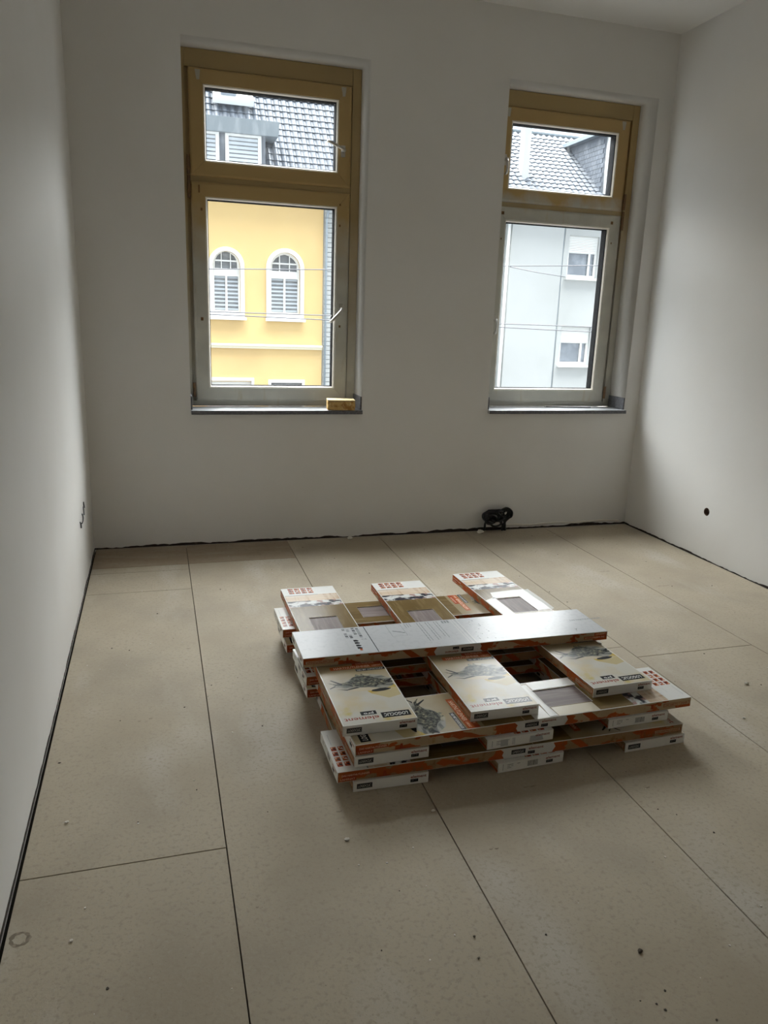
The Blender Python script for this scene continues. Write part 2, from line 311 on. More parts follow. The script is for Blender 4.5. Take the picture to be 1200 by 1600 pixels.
# ------------------------------------------------------------------ windows
def make_window(name, nx0, nx1, fx0, fx1, sx0, sx1, hinge_left, msash_u, msash_l, mframe):
    root = tag(empty(name, ((nx0+nx1)/2, 0.2, ZS)), kind='structure'); inv = Matrix.Translation(-Vector(root.location))
    def part(n, bm, m, parent=root, smooth=False):
        bmesh.ops.recalc_face_normals(bm, faces=bm.faces)
        o = bm_obj(n, bm, m, None, None, smooth)
        o.parent = parent; o.matrix_parent_inverse = inv if parent is root else Matrix.Identity(4)
        return o
    Y = 0.187
    hl, hr = (0.020, 0.004) if hinge_left else (0.004, 0.020)
    # blind frame
    bm = bmesh.new()
    fi = sx0 - hl - fx0; fo = fx1 - sx1 - hr
    yf = 0.203
    def bar(x0, x1, z0, z1): add_box(bm, x0, x1, yf, 0.275, z0, z1, 0.002)
    bar(fx0, sx0-hl, 0.868, ZT-0.001); bar(sx1+hr, fx1, 0.868, ZT-0.001)
    bar(sx0-hl+.0003, sx1+hr-.0003, 2.836, ZT-0.001); bar(sx0-hl+.0003, sx1+hr-.0003, 2.213, 2.250); bar(sx0-hl+.0003, sx1+hr-.0003, 0.868, 0.905)
    # rebate behind the sashes
    ring4(bm, sx0-hl-0.002, sx1+hr+0.002, 2.249, 2.838, [(0, 0.226), (0.045, 0.226), (0.045, 0.27), (0, 0.27)])
    ring4(bm, sx0-hl-0.002, sx1+hr+0.002, 0.903, 2.214, [(0, 0.226), (0.045, 0.226), (0.045, 0.27), (0, 0.27)])
    part('window_frame', bm, mframe)
    for (z0, z1, ms, gl) in ((2.247, 2.833, msash_u, GLASSU), (0.904, 2.217, msash_l, GLASSL)):
        bm = bmesh.new()
        ring4(bm, sx0, sx1, z0, z1, [(0.0, 0.224), (0.0, Y+0.010), (0.003, Y+0.004), (0.010, Y+0.001), (0.014, Y), (0.082, Y), (0.084, Y+0.002), (0.084, 0.224)])
        sash = part('sash', bm, ms)
        bm = bmesh.new()
        ring4(bm, sx0, sx1, z0, z1, [(0.0845, Y+0.003), (0.090, Y+0.0045), (0.0965, Y+0.017), (0.0965, 0.206), (0.0845, 0.206)])
        part('glazing_bead', bm, BEAD, sash)
        bm = bmesh.new()
        ring4(bm, sx0, sx1, z0, z1, [(0.086, 0.2065), (0.100, 0.2065), (0.100, 0.209), (0.0975, 0.2125), (0.0975, 0.272), (0.086, 0.272)])
        part('gasket', bm, RUB, sash)
        bm = bmesh.new(); add_box(bm, sx0+0.094, sx1-0.094, 0.2095, 0.2120, z0+0.094, z1-0.094); part('glass_pane', bm, gl, sash)
    # hinges
    hx = sx0-0.010 if hinge_left else sx1+0.010
    for z0, z1 in ((2.36, 2.255), (2.245, 2.12), (1.02, 0.93)):
        bm = bmesh.new(); tube(bm, [(hx, Y-0.001, z0), (hx, Y-0.001, z1)], 0.0095, 12)
        tube(bm, [(hx, Y-0.001, (z0+z1)/2+0.002), (hx, Y-0.001, (z0+z1)/2-0.002)], 0.0105, 12)
        part('hinge', bm, HINGE, smooth=False)
    # handles
    def handle(x, z, ang, lift=0.048, L=0.105, up=1):
        h_ = bmesh.new(); add_box(h_, x-0.014, x+0.014, Y-0.009, Y-0.0002, z-0.034, z+0.034, 0.004)
        base = part('handle_plate', h_, CHROME)
        h_ = bmesh.new(); cyl(h_, (x, Y-0.0095, z), (0, -1, 0), 0.010, lift-0.012, 16)
        d = Vector((math.cos(ang), 0, math.sin(ang)))
        p0 = Vector((x, Y-lift+0.004, z)); pts = smooth_path([p0 - d*0.004 + Vector((0, 0.014, 0)), p0 + d*0.012 - Vector((0, 0.004, 0)), p0 + d*0.05 - Vector((0, 0.008, 0)), p0 + d*L - Vector((0, 0.004, 0)), p0 + d*(L+0.006) + Vector((0, 0.012, 0))], 5)
        tube(h_, pts, [0.0085]*len(pts), 10)
        part('handle', h_, CHROME, base, True)
    def mark(x, z, w=0.008, h=0.010):
        m_ = bmesh.new(); add_box(m_, x-w, x+w, Y-0.0025, Y-0.0002, z-h, z+h, 0.001); part('residue_mark', m_, RUST)
    if hinge_left:
        handle(1.584, 2.458, math.radians(157)); handle(1.590, 1.505, math.radians(227))
        mark(0.700, 2.175, 0.005, 0.022); mark(0.712, 2.06, 0.006, 0.008); mark(0.700, 1.415, 0.008, 0.010); mark(1.572, 2.145, 0.005, 0.006); mark(1.572, 2.02, 0.005, 0.007); mark(1.583, 1.395, 0.006, 0.007)
    else:
        handle(2.685, 2.505, math.radians(-90), L=0.085); handle(2.685, 1.475, math.radians(-90), L=0.085)
        mark(2.70, 2.175, 0.010, 0.010); mark(3.545, 2.165, 0.009, 0.010); mark(3.555, 2.03, 0.004, 0.006); mark(2.70, 2.01, 0.004, 0.006)
    # fillers of old sealant in the top corners of the upper sash
    for xx in (sx0+0.055, sx1-0.055):
        m_ = bmesh.new(); prism(m_, [(xx-0.016, Y-0.0012, 2.822), (xx+0.016, Y-0.0012, 2.822), (xx+0.010, Y-0.0012, 2.770), (xx-0.006, Y-0.0012, 2.768)], (0, 0.001, 0)); part('corner_patch', m_, mat('filler_patch', (0.50, 0.48, 0.40), 0.7))
    return root
make_window('window_1', 0.608, 1.700, 0.6085, 1.6995, 0.652, 1.638, True, PVCL, PVCL, FRL)
make_window('window_2', 2.603, 3.690, 2.6035, 3.6895, 2.640, 3.618, False, PVCR, PVCR, FRR)

# stone sills
def sill(n, x0, x1, ux):
    root = tag(empty('window_sill', ((x0+x1)/2, 0, 0.842)), kind='structure')
    root.name = n
    inv = Matrix.Translation(-Vector(root.location))
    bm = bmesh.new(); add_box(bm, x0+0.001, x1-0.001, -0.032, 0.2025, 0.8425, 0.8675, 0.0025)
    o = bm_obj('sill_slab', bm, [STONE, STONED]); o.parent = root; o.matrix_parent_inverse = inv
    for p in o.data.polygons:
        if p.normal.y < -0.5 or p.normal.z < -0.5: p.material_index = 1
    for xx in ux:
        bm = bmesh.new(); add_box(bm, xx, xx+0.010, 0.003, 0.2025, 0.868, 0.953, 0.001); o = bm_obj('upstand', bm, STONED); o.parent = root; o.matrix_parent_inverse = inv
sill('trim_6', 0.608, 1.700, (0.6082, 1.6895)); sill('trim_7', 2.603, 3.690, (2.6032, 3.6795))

# ------------------------------------------------------------------ laminate cartons
BW, BL, BT = 0.2525, 1.285, 0.0374
class Print:
    def __init__(s, fmap): s.bm = bmesh.new(); s.mats = []; s.fmap = fmap
    def mi(s, m):
        if m not in s.mats: s.mats.append(m)
        return s.mats.index(m)
    def poly(s, pts, m, lay=0):
        f = s.bm.faces.new([s.bm.verts.new(s.fmap(a, b, 0.0002 + 0.0001*lay)) for a, b in pts]); f.material_index = s.mi(m)
    def rect(s, a0, a1, b0, b1, m, lay=0): s.poly([(a0, b0), (a1, b0), (a1, b1), (a0, b1)], m, lay)
    def text(s, txt, ca, cb, wdt, hgt, rot, m, lay=2, shear=0.0, bold=0.0):
        """centre (ca, cb), fitted to wdt x hgt; rot = reading direction in degrees"""
        cu = bpy.data.curves.new('t', 'FONT'); cu.body = txt; cu.size = 1; cu.shear = shear; cu.offset = bold; cu.resolution_u = 2
        me = curve_mesh(cu)
        xs = [v.co.x for v in me.vertices]; ys = [v.co.y for v in me.vertices]
        x0, x1, y0, y1 = min(xs), max(xs), min(ys), max(ys); c, sn = math.cos(math.radians(rot)), math.sin(math.radians(rot))
        vv = []
        for v in me.vertices:
            a = (v.co.x - (x0+x1)/2) / (x1-x0) * wdt; b = (v.co.y - (y0+y1)/2) / (y1-y0) * hgt
            vv.append(s.bm.verts.new(s.fmap(ca + a*c - b*sn, cb + a*sn + b*c, 0.0002 + 0.0001*lay)))
        k = s.mi(m)
        for p in me.polygons:
            try: s.bm.faces.new([vv[i] for i in p.vertices]).material_index = k
            except ValueError: pass
        bpy.data.meshes.remove(me)
    def build(s, name, parent, flipcheck):
        me = bpy.data.meshes.new(name); s.bm.normal_update()
        for f_ in s.bm.faces:
            if f_.normal.dot(flipcheck) < 0: f_.normal_flip()
        s.bm.to_mesh(me); s.bm.free(); return link(name, me, s.mats, parent)

WS0, WS1, WT0, WT1 = 0.728, 0.908, 0.064, 0.187      # sample window in the lid
def rrect(a0, a1, b0, b1, r_, n=4):
    out = []
    for cx, cy, st in ((a1-r_, b0+r_, -90), (a1-r_, b1-r_, 0), (a0+r_, b1-r_, 90), (a0+r_, b0+r_, 180)):
        for k in range(n+1): t = math.radians(st + 90*k/n); out.append((cx + r_*math.cos(t), cy + r_*math.sin(t)))
    return out

def end_logo(parent):
    P = Print(lambda a, z, l: Vector((a, -l, z)))
    P.rect(0.002, BW-0.002, 0.0015, BT-0.0015, ENDW, -0.6)
    P.rect(0.012, 0.063, 0.0105, 0.0285, BLACK); P.rect(0.0135, 0.0615, 0.0118, 0.0272, GREYP, 0.5); P.rect(0.0142, 0.0608, 0.0125, 0.0265, BLACK, 1)
    P.text('LOGOCLIC', 0.0375, 0.0193, 0.042, 0.009, 0, WHITEP, 2, 0.2, 0.01)
    P.text('element', 0.218, 0.0275, 0.054, 0.0100, 0, BROWNR, 1, 0, 0.02)
    P.rect(0.191, 0.217, 0.0085, 0.0195, BLACK); P.text('pro', 0.204, 0.014, 0.018, 0.007, 0, GREYP, 2)
    return P.build('end_print', parent, Vector((0, -1, 0)))
def end_bar(parent, torn=False):
    P = Print(lambda a, z, l: Vector((BW - a, BL + l, z)))
    P.rect(0.002, BW-0.002, 0.0015, BT-0.0015, ENDW, -0.6)
    P.rect(0.018, 0.0195, 0.008, 0.031, GREYP)
    rnd = random.Random(5)
    for i, (a, b, z) in enumerate(((0.035, 0.058, 0.0265), (0.072, 0.083, 0.0265), (0.035, 0.046, 0.0205), (0.049, 0.057, 0.0205), (0.035, 0.050, 0.0145))):
        x = a
        while x < b:
            w_ = rnd.uniform(0.0012, 0.003); P.rect(x, min(b, x+w_), z-0.0012, z+0.0014, GREYP); x += w_ + 0.0008
    x = 0.112
    if not torn:
        while x < 0.150:
            w_ = rnd.choice((0.0008, 0.0014, 0.0022)); P.rect(x, x+w_, 0.0085, 0.0285, BLACK); x += w_ + rnd.choice((0.0008, 0.0013))
    else:
        P.rect(0.050, 0.078, 0.006, 0.030, LGREYP, 0.5); P.poly([(0.16, 0.004), (0.215, 0.006), (0.208, 0.024), (0.162, 0.028)], LGREYP, 0.5)
        for k in range(4): P.rect(0.094+0.003*k, 0.0955+0.003*k, 0.006, 0.032, LGREYP)
    P.text('element', 0.210, 0.0270, 0.055, 0.0100, 0, BROWNR, 1, 0, 0.02)
    if not torn: P.rect(0.184, 0.210, 0.0085, 0.0190, BLACK); P.text('pro', 0.197, 0.0138, 0.018, 0.007, 0, GREYP, 2)
    return P.build('end_print', parent, Vector((0, 1, 0)))
def long_side(parent, plus, upside=False, brown=False):
    """printed long side; a runs along the reading direction, z upwards"""
    if plus: fm = lambda a, z, l: Vector((BW + l, a, z))
    else: fm = lambda a, z, l: Vector((-l, BL - a, z))
    if upside: f0 = fm; fm = lambda a, z, l: f0(BL - a, BT - z, l)
    P = Print(fm)
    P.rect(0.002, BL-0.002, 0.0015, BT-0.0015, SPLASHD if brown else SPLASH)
    P.rect(0.560, 0.770, 0.0015, BT-0.0015, CARD, 1)
    P.poly([(0.515, 0.0015), (0.575, 0.0015), (0.568, 0.014), (0.573, 0.026), (0.562, BT-0.0015), (0.545, BT-0.002), (0.536, 0.018), (0.522, 0.012)], ORANGE, 1.5)
    P.poly([(0.756, 0.0015), (0.800, 0.0015), (0.812, 0.010), (0.790, 0.018), (0.798, 0.030), (0.775, BT-0.0015), (0.760, BT-0.0015), (0.768, 0.02)], ORANGE, 1.5)
    P.poly([(0.822, BT-0.0015), (0.860, BT-0.002), (0.880, 0.020), (0.900, 0.0015), (0.866, 0.003), (0.848, 0.016)], ORANGE, 1.5)
    P.poly([(0.330, 0.020), (0.352, 0.034), (0.400, 0.024), (0.432, 0.010), (0.470, 0.005), (0.42, 0.003), (0.38, 0.010), (0.36, 0.006), (0.345, 0.013)], ORANGE, 1.5)
    P.rect(0.602, 0.654, 0.0125, 0.029, BLACK, 2); P.text('LOGOCLIC', 0.628, 0.0205, 0.043, 0.009, 0, WHITEP, 3, 0.2, 0.01)
    P.text('element', 0.694, 0.0275, 0.056, 0.0100, 0, BROWNR, 2, 0, 0.02); P.rect(0.664, 0.690, 0.0065, 0.0175, BLACK, 2); P.text('pro', 0.677, 0.012, 0.018, 0.007, 0, GREYP, 3)
    P.poly([(0.004, 0.003), (0.062, 0.003), (0.062, 0.0165), (0.110, 0.0165), (0.110, 0.028), (0.004, 0.028)], RED, 2)
    P.text('DAS HARTNUTLENNER', 0.060, 0.0225, 0.092, 0.0068, 0, PINKP, 3, 0, 0.01); P.text('LAMINAT', 0.034, 0.0095, 0.048, 0.006, 0, PINKP, 3)
    P.poly([(0.118, 0.003), (0.150, 0.006), (0.152, 0.022), (0.160, 0.022), (0.162, 0.006), (0.205, 0.004), (0.16, 0.0018)], RED, 2)
    P.rect(1.165, 1.278, 0.011, 0.0255, RED, 2); P.rect(1.168, 1.275, 0.0125, 0.024, TAN, 2.5); P.text('DAS HARTNUTLENNER', 1.2215, 0.0182, 0.098, 0.0085, 0, RED, 3, 0, 0.02)
    P.poly([(1.075, 0.030), (1.11, 0.026), (1.112, 0.010), (1.119, 0.010), (1.120, 0.026), (1.155, 0.031)], RED, 2)
    return P.build('side_print', parent, Vector((1 if plus else -1, 0, 0)))

def top_art(parent):
    # a = t (across), b = s (along); local x = t, y = s
    P = Print(lambda a, b, l: Vector((a, b, BT + l)))
    c = CREAM; P.rect(0.003, BW-0.003, 0.003, 0.452, c)
    # creature: ink-like reptile, tail to the left, head to the right, pale belly and long dark foot in front
    P.poly([(0.150, 0.190), (0.200, 0.150), (0.247, 0.165), (0.249, 0.230), (0.235, 0.290), (0.180, 0.330), (0.120, 0.335), (0.100, 0.290), (0.130, 0.230)], OCHRE, 0.2)
    P.poly([(0.030, 0.262), (0.075, 0.290), (0.110, 0.322), (0.160, 0.345), (0.215, 0.325), (0.246, 0.290), (0.244, 0.240), (0.215, 0.222), (0.150, 0.222), (0.090, 0.238)], SMEAR, 0.5)
    body = [(0.012, 0.300), (0.040, 0.284), (0.070, 0.288), (0.092, 0.296), (0.108, 0.318), (0.122, 0.332), (0.130, 0.346), (0.141, 0.336), (0.150, 0.345), (0.160, 0.328), (0.176, 0.322), (0.190, 0.305), (0.208, 0.296),
            (0.224, 0.280), (0.243, 0.276), (0.249, 0.266), (0.240, 0.257), (0.222, 0.258), (0.212, 0.246), (0.192, 0.250), (0.176, 0.238), (0.158, 0.248), (0.136, 0.244), (0.118, 0.252), (0.094, 0.258), (0.064, 0.270), (0.036, 0.274)]
    P.poly(body, REPT, 1.2)
    for q in ([(0.222, 0.275), (0.249, 0.292), (0.250, 0.286), (0.232, 0.264)], [(0.110, 0.250), (0.072, 0.238), (0.034, 0.246), (0.070, 0.231), (0.118, 0.242)], [(0.066, 0.280), (0.030, 0.318), (0.026, 0.315), (0.056, 0.274)], [(0.040, 0.268), (0.014, 0.252), (0.012, 0.256), (0.034, 0.272)]): P.poly(q, BLACK, 1.6)
    P.poly([(0.072, 0.232), (0.100, 0.244), (0.150, 0.240), (0.188, 0.226), (0.182, 0.214), (0.130, 0.214), (0.090, 0.222)], mat('pale_belly_print', (0.52, 0.45, 0.33), **CW), 1.4)
    P.poly([(0.188 + 0.036*math.cos(t*PI/7 + 0.2) + 0.004*math.cos(3*t), 0.213 + 0.011*math.sin(t*PI/7 + 0.45)) for t in range(14)], BLACK, 1.8)
    P.poly([(0.06, 0.012), (0.10, 0.05), (0.02, 0.09), (0.012, 0.03)], CREAM, 0.2)
    # brand marks, upright for someone at the far end
    P.rect(0.141, 0.240, 0.023, 0.058, BLACK, 1); P.text('LOGOCLIC', 0.1905, 0.0405, 0.084, 0.019, 180, WHITEP, 2, 0.2, 0.02)
    P.rect(0.075, 0.129, 0.053, 0.077, BLACK, 1); P.text('pro', 0.102, 0.065, 0.034, 0.014, 180, WHITEP, 2, 0, 0.02)
    P.text('element', 0.072, 0.0335, 0.118, 0.022, 180, BROWNR, 1, 0, 0.015)
    # claim strips
    P.rect(0.046, BW-0.003, 0.391, 0.417, ORANGE, 1); P.rect(0.135, BW-0.003, 0.417, 0.437, RED, 1)
    P.text('HARTNUTLENNER', 0.130, 0.404, 0.140, 0.017, 0, PINKP, 2, 0, 0.03); P.text('LAMINAT', 0.224, 0.404, 0.036, 0.010, 0, PINKP, 2, 0, 0.02); P.text('DAS ROBUSTE', 0.185, 0.427, 0.070, 0.009, 0, PINKP, 2, 0, 0.01)
    P.rect(0.138, BW-0.003, 0.367, 0.385, BLACK, 1); P.text('NEU MIT SOFORTKLICK', 0.193, 0.376, 0.100, 0.010, 0, WHITEP, 2, 0, 0.01)
    # brown wood photo around the sample window
    w = WOODA
    P.rect(0.003, BW-0.003, 0.452, WS0-0.0006, w); P.rect(0.003, BW-0.003, WS1+0.0006, 1.040, w)
    P.rect(0.003, WT0-0.0006, WS0-0.0006, WS1+0.0006, w); P.rect(WT1+0.0006, BW-0.003, WS0-0.0006, WS1+0.0006, w)
    P.rect(0.003, BW-0.003, 0.600, 0.6012, PINKP, 1); P.rect(0.003, BW-0.003, 1.040, 1.107, PHOTOA); P.rect(0.003, BW-0.003, 1.107, 1.186, STRIPEA); P.rect(0.003, 0.11, 1.104, 1.110, BLACK, 1); P.rect(0.003, 0.16, 1.183, 1.187, GREYP, 1)
    P.rect(0.150, 0.185, 0.658, 0.662, WHITEP, 1)
    for i in range(4):
        for j in range(3):
            a0 = 0.030 + i*0.0305; b0 = 1.209 + j*0.0245
            P.rect(a0, a0+0.024, b0, b0+0.018, RED if (i+j) % 3 else ORANGE, 1)
            P.poly([(a0+0.002, b0), (a0+0.012, b0+0.013), (a0+0.017, b0+0.004)], WHITEP if (i*j) % 2 else BLACK, 2); P.rect(a0+0.014, a0+0.022, b0+0.012, b0+0.016, PINKP, 2)
    P.rect(0.158, 0.225, 1.268, 1.270, LGREYP, 1); P.rect(0.165, 0.20, 1.220, 1.2212, LGREYP, 1)
    return P.build('top_print', parent, Vector((0, 0, 1)))

def make_box():
    root = empty('laminate_carton')
    bm = bmesh.new(); add_box(bm, 0, BW, 0, BL, 0, BT-0.0035, 0.0016); bm_obj('carton', bm, CARD, root)
    me = plate(rrect(0.0, BW, 0.0, BL, 0.0015, 2), [rrect(WT0, WT1, WS0, WS1, 0.003)], 0.0029)
    for v in me.vertices: v.co.z += BT - 0.0030
    bm = bmesh.new(); bm.from_mesh(me); bmesh.ops.recalc_face_normals(bm, faces=bm.faces); bm.to_mesh(me); bm.free()
    link('lid', me, CARD, root)
    bm = bmesh.new(); add_box(bm, WT0-0.0005, WT1+0.0005, WS0-0.0005, WS1+0.0005, BT-0.0040, BT-0.0028); bm_obj('sample_plank', bm, PLANK, root)
    top_art(root); end_logo(root); end_bar(root); long_side(root, True); long_side(root, False, brown=True)
    return root
def make_back_box():
    root = empty('laminate_carton')
    bm = bmesh.new(); add_box(bm, 0, BW, 0, BL, 0, BT, 0.0016); bm_obj('carton', bm, BACKC, root)
    P = Print(lambda a, b, l: Vector((a, b, BT + l)))     # a = t from the far edge, b = s from the left
    P.rect(0.002, BW-0.002, 0.002, BL-0.002, BACKC, -0.6); P.rect(0.004, BW-0.004, 0.2925, 0.2955, BLACK)
    rnd = random.Random(9)
    for k, (b, a0, a1) in enumerate(((0.205, 0.010, 0.030), (0.205, 0.06, 0.10), (0.222, 0.020, 0.045), (0.222, 0.075, 0.10), (0.245, 0.010, 0.075), (0.262, 0.015, 0.110))):
        x = a0
        while x < a1: w_ = rnd.uniform(0.006, 0.010); P.rect(x, x+w_, b-0.006, b+0.006, GREYP if rnd.random() < .5 else BLACK); x += w_+0.004
    for x in (0.125, 0.146, 0.170, 0.192): P.poly([(x, 0.222), (x+0.017, 0.222), (x+0.017, 0.240), (x+0.009, 0.242), (x, 0.234)], BLACK)
    P.text('CE', 0.125, 0.268, 0.022, 0.014, -90+180, GREYP, 1)
    for k in range(7): P.rect(0.13, 0.22, 0.250+0.0055*k, 0.2514+0.0055*k, LGREYP)
    P.rect(0.02, 0.20, 0.188, 0.196, LGREYP); P.rect(0.205, 0.225, 0.228, 0.238, ORANGE)
    # laying diagram
    for a0, a1, b0, b1 in ((0.010, 0.125, 0.386, 0.3875), (0.010, 0.125, 0.4485, 0.450), (0.010, 0.0115, 0.386, 0.45), (0.1235, 0.125, 0.386, 0.45)): P.rect(a0, a1, b0, b1, GREYP)
    for k in range(5):
        P.poly([(0.012+0.022*k, 0.389), (0.016+0.022*k, 0.389), (0.036+0.022*k, 0.447), (0.032+0.022*k, 0.447)] if k < 4 else [(0.09, 0.40), (0.094, 0.40), (0.12, 0.42), (0.118, 0.424)], LGREYP)
    P.poly([(0.07, 0.40), (0.074, 0.40), (0.10, 0.446), (0.096, 0.446)], BLACK, 1)
    for k in range(3): P.rect(0.010, 0.055-0.006*k, 0.466+0.011*k, 0.4685+0.011*k, GREYP)
    # instruction text in running lines
    for col in range(9):
        b = 0.508 + 0.0125*col; a = 0.012; end_ = rnd.choice((0.195, 0.18, 0.19, 0.16))
        while a < end_: w_ = rnd.uniform(0.006, 0.020); P.rect(a, min(a+w_, end_), b, b+0.0032, GREYP if col % 3 else LGREYP); a += w_+0.003
    for k in range(3): P.rect(0.010, 0.035, 0.63+0.012*k, 0.638+0.012*k, GREYP)
    for b in (0.672, 0.684, 0.700): P.rect(0.003, BW-0.003, b, b+0.0022, WHITEP)
    P.rect(0.003, BW-0.003, 0.694, 0.6955, GREYP)
    for k in range(22):
        a0 = rnd.uniform(0.02, 0.23); b0 = rnd.uniform(0.72, 0.79); P.rect(a0, a0+rnd.uniform(0.004, 0.012), b0, b0+rnd.uniform(0.002, 0.006), GREYP)
    P.text('DAS HARTNUTLENNER', 0.115, 1.259, 0.150, 0.013, -90+180, GREYP, 1, 0, 0.02)
    P.poly([(0.19, 1.15), (0.205, 1.162), (0.225, 1.158), (0.205, 1.166), (0.198, 1.175), (0.202, 1.163)], GREYP)
    P.rect(0.004, 0.0055, 0.02, 0.6, LGREYP)
    P.build('top_print', root, Vector((0, 0, 1)))
    end_logo(root); long_side(root, True, upside=True); long_side(root, False)
    return root

PT = 0.03795
def place(o, x, y, a, layer, mode):
    ca, sa = math.cos(a), math.sin(a)
    dx, dy, rr = {'D': (0, 0, 0), 'D180': (BW, BL, PI), 'A': (0, BW, -PI/2), 'A180': (BL, 0, PI/2)}[mode]
    o.location = (x + dx*ca - dy*sa, y + dx*sa + dy*ca, (layer-1)*PT + 0.0003); o.rotation_euler = (0, 0, a + rr)
boxes = [
 (0.9564, -2.7999, -0.0128, 1, 'D', 'carton lying on the floor, brand end showing at the bottom left of the stack'),
 (1.4516, -2.8129, 0.0518, 1, 'D180', 'carton lying on the floor with a barcode end, bottom middle of the stack'),
 (1.9478, -2.8017, 0.0367, 1, 'D', 'carton lying on the floor, brand end at the bottom right corner of the stack'),
 (0.9055, -2.7949, 0.0055, 2, 'A180', 'lower front crosswise carton with red icon grid at its left end'),
 (0.9150, -2.2350, 0.0100, 2, 'A', 'lower middle crosswise carton, second from the floor under the grey-backed one'),
 (0.9050, -1.8200, 0.0000, 2, 'A', 'lower rear crosswise carton nearest the windows, second from the floor'),
 (0.9631, -2.7825, 0.0196, 3, 'D', 'third-layer carton at the left with a white brand end above the icon grid'),
 (1.4187, -2.7859, 0.0461, 3, 'D180', 'third-layer middle carton whose end label is scuffed grey and has no barcode'),
 (1.8975, -2.7592, 0.0291, 3, 'D180', 'third-layer right carton showing a barcode end under the icon grid carton'),
 (0.9655, -2.7763, 0.0261, 4, 'A', 'upper front crosswise carton with torn sample window and red icon grid at right'),
 (0.9034, -2.2805, 0.0300, 4, 'A180', 'upper middle crosswise carton hidden under the grey-backed top carton, white left end'),
 (0.8870, -1.8274, 0.0000, 4, 'A180', 'upper rear crosswise carton with brown sample window between the left and middle cartons'),
 (0.9394, -2.7188, -0.0004, 5, 'D', 'left lengthwise carton of the top row with clear reptile print and brand box'),
 (1.3799, -2.7259, -0.0057, 5, 'D', 'middle lengthwise carton of the top row, its print bleached by window glare'),
 (1.8839, -2.6678, 0.0338, 5, 'D', 'right lengthwise carton of the top row with a torn flap at its side'),
]
proto = make_box(); roots = []
for i, (x, y, a, l, mode, lab) in enumerate(boxes):
    o = proto if i == 0 else copy_tree(proto)
    place(o, x, y, a, l, mode); tag(o, lab, 'box', 'cartons of laminate in the stack'); roots.append(o)
# scuffed label on the third-layer middle carton
old = [c for c in roots[7].children if c.name.startswith('end_print')][1]; bpy.data.objects.remove(old); end_bar(roots[7], torn=True)
topb = make_back_box(); place(topb, 0.8899, -2.2834, -0.0066, 6, 'A'); tag(topb, 'single carton lying crosswise on top of the stack, grey-white printed back up', 'box', 'cartons of laminate in the stack')

# torn and folded bits of card
def flap(parent, pts, thick=0.0012, label=None):
    """pts: two rows of points of a bent sheet"""
    bm = bmesh.new(); rows = [[bm.verts.new(p) for p in rw] for rw in pts]; fs = []
    for i in range(len(rows)-1):
        for j in range(len(rows[0])-1): fs.append(bm.faces.new([rows[i][j], rows[i][j+1], rows[i+1][j+1], rows[i+1][j]]))
    r_ = bmesh.ops.extrude_face_region(bm, geom=fs)
    for v in [v for v in r_['geom'] if isinstance(v, bmesh.types.BMVert)]: v.co.z += thick
    o = bm_obj('torn_flap', bm, CARD, parent)
    if label: o['label'] = label
flap(roots[14], [[(0.2535, 0.74, BT-0.004), (0.2535, 0.88, BT-0.003), (0.2535, 1.005, BT-0.003)], [(0.268, 0.745, BT-0.010), (0.270, 0.88, BT-0.008), (0.268, 1.003, BT-0.006)], [(0.281, 0.75, BT-0.006), (0.283, 0.88, BT-0.004), (0.280, 1.000, BT-0.003)]], label='white torn side flap')
P_ = Print(lambda a, b, l: Vector((a, b, BT + l)))
P_.poly([(0.187, 0.735), (0.250, 0.735), (0.250, 0.998), (0.187, 1.0)], WHITEP, 2.2); P_.poly([(0.05, 0.915), (0.187, 0.915), (0.187, 1.0), (0.07, 0.99)], WHITEP, 2.2); P_.poly([(0.004, 0.70), (0.060, 0.70), (0.060, 0.93), (0.004, 0.90)], WHITEP, 2.2)
P_.build('peeled_patch', roots[14], Vector((0, 0, 1)))
# front crosswise carton: card folded back at the logo side of its window
flap(roots[9], [[(0.020, 0.700, BT+0.0006), (0.090, 0.700, BT+0.0010), (0.160, 0.706, BT+0.0010), (0.248, 0.700, BT+0.0006)], [(0.020, 0.716, BT+0.0012), (0.090, 0.718, BT+0.0018), (0.160, 0.720, BT+0.0016), (0.248, 0.716, BT+0.0010)], [(0.022, 0.727, BT+0.0005), (0.090, 0.729, BT+0.0006), (0.160, 0.727, BT+0.0006), (0.248, 0.732, BT+0.0005)]], 0.0006, 'raised torn edge of the window')
P_ = Print(lambda a, b, l: Vector((a, b, BT + l)))
P_.poly([(0.060, 0.640), (0.2495, 0.640), (0.2495, 0.700), (0.060, 0.700)], WHITEP, 2.2); P_.rect(0.004, WT0-0.005, 0.735, 0.915, WHITEP, 2.2); P_.rect(WT1+0.005, 0.2495, 0.735, 0.90, mat('pale_cream_print', (0.60, 0.55, 0.44), **CW), 2.2)
P_.build('peeled_patch', roots[9], Vector((0, 0, 1)))

# ------------------------------------------------------------------ small things
# sponge on the left sill
root = tag(empty('sponge', (1.56, 0.01, 0.868), math.radians(-8)), 'worn yellow-brown plasterer sponge on the left window sill', 'sponge')
bm = bmesh.new(); add_box(bm, -0.088, 0.090, -0.042, 0.070, 0.0005, 0.058, 0.006)
bmesh.ops.subdivide_edges(bm, edges=bm.edges, cuts=3, use_grid_fill=True)
for v in bm.verts: v.co += Vector((random.uniform(-1, 1), random.uniform(-1, 1), 0)) * 0.0012
for v in bm.verts:
    if v.co.z > 0.02: v.co.y -= 0.006 * math.sin(v.co.x*14)
bm_obj('sponge_body', bm, SPONGE, root)
bm = bmesh.new(); add_box(bm, -0.089, 0.091, -0.043, 0.071, 0.0585, 0.067, 0.004); bm_obj('sponge_pad', bm, SPONGET, root)
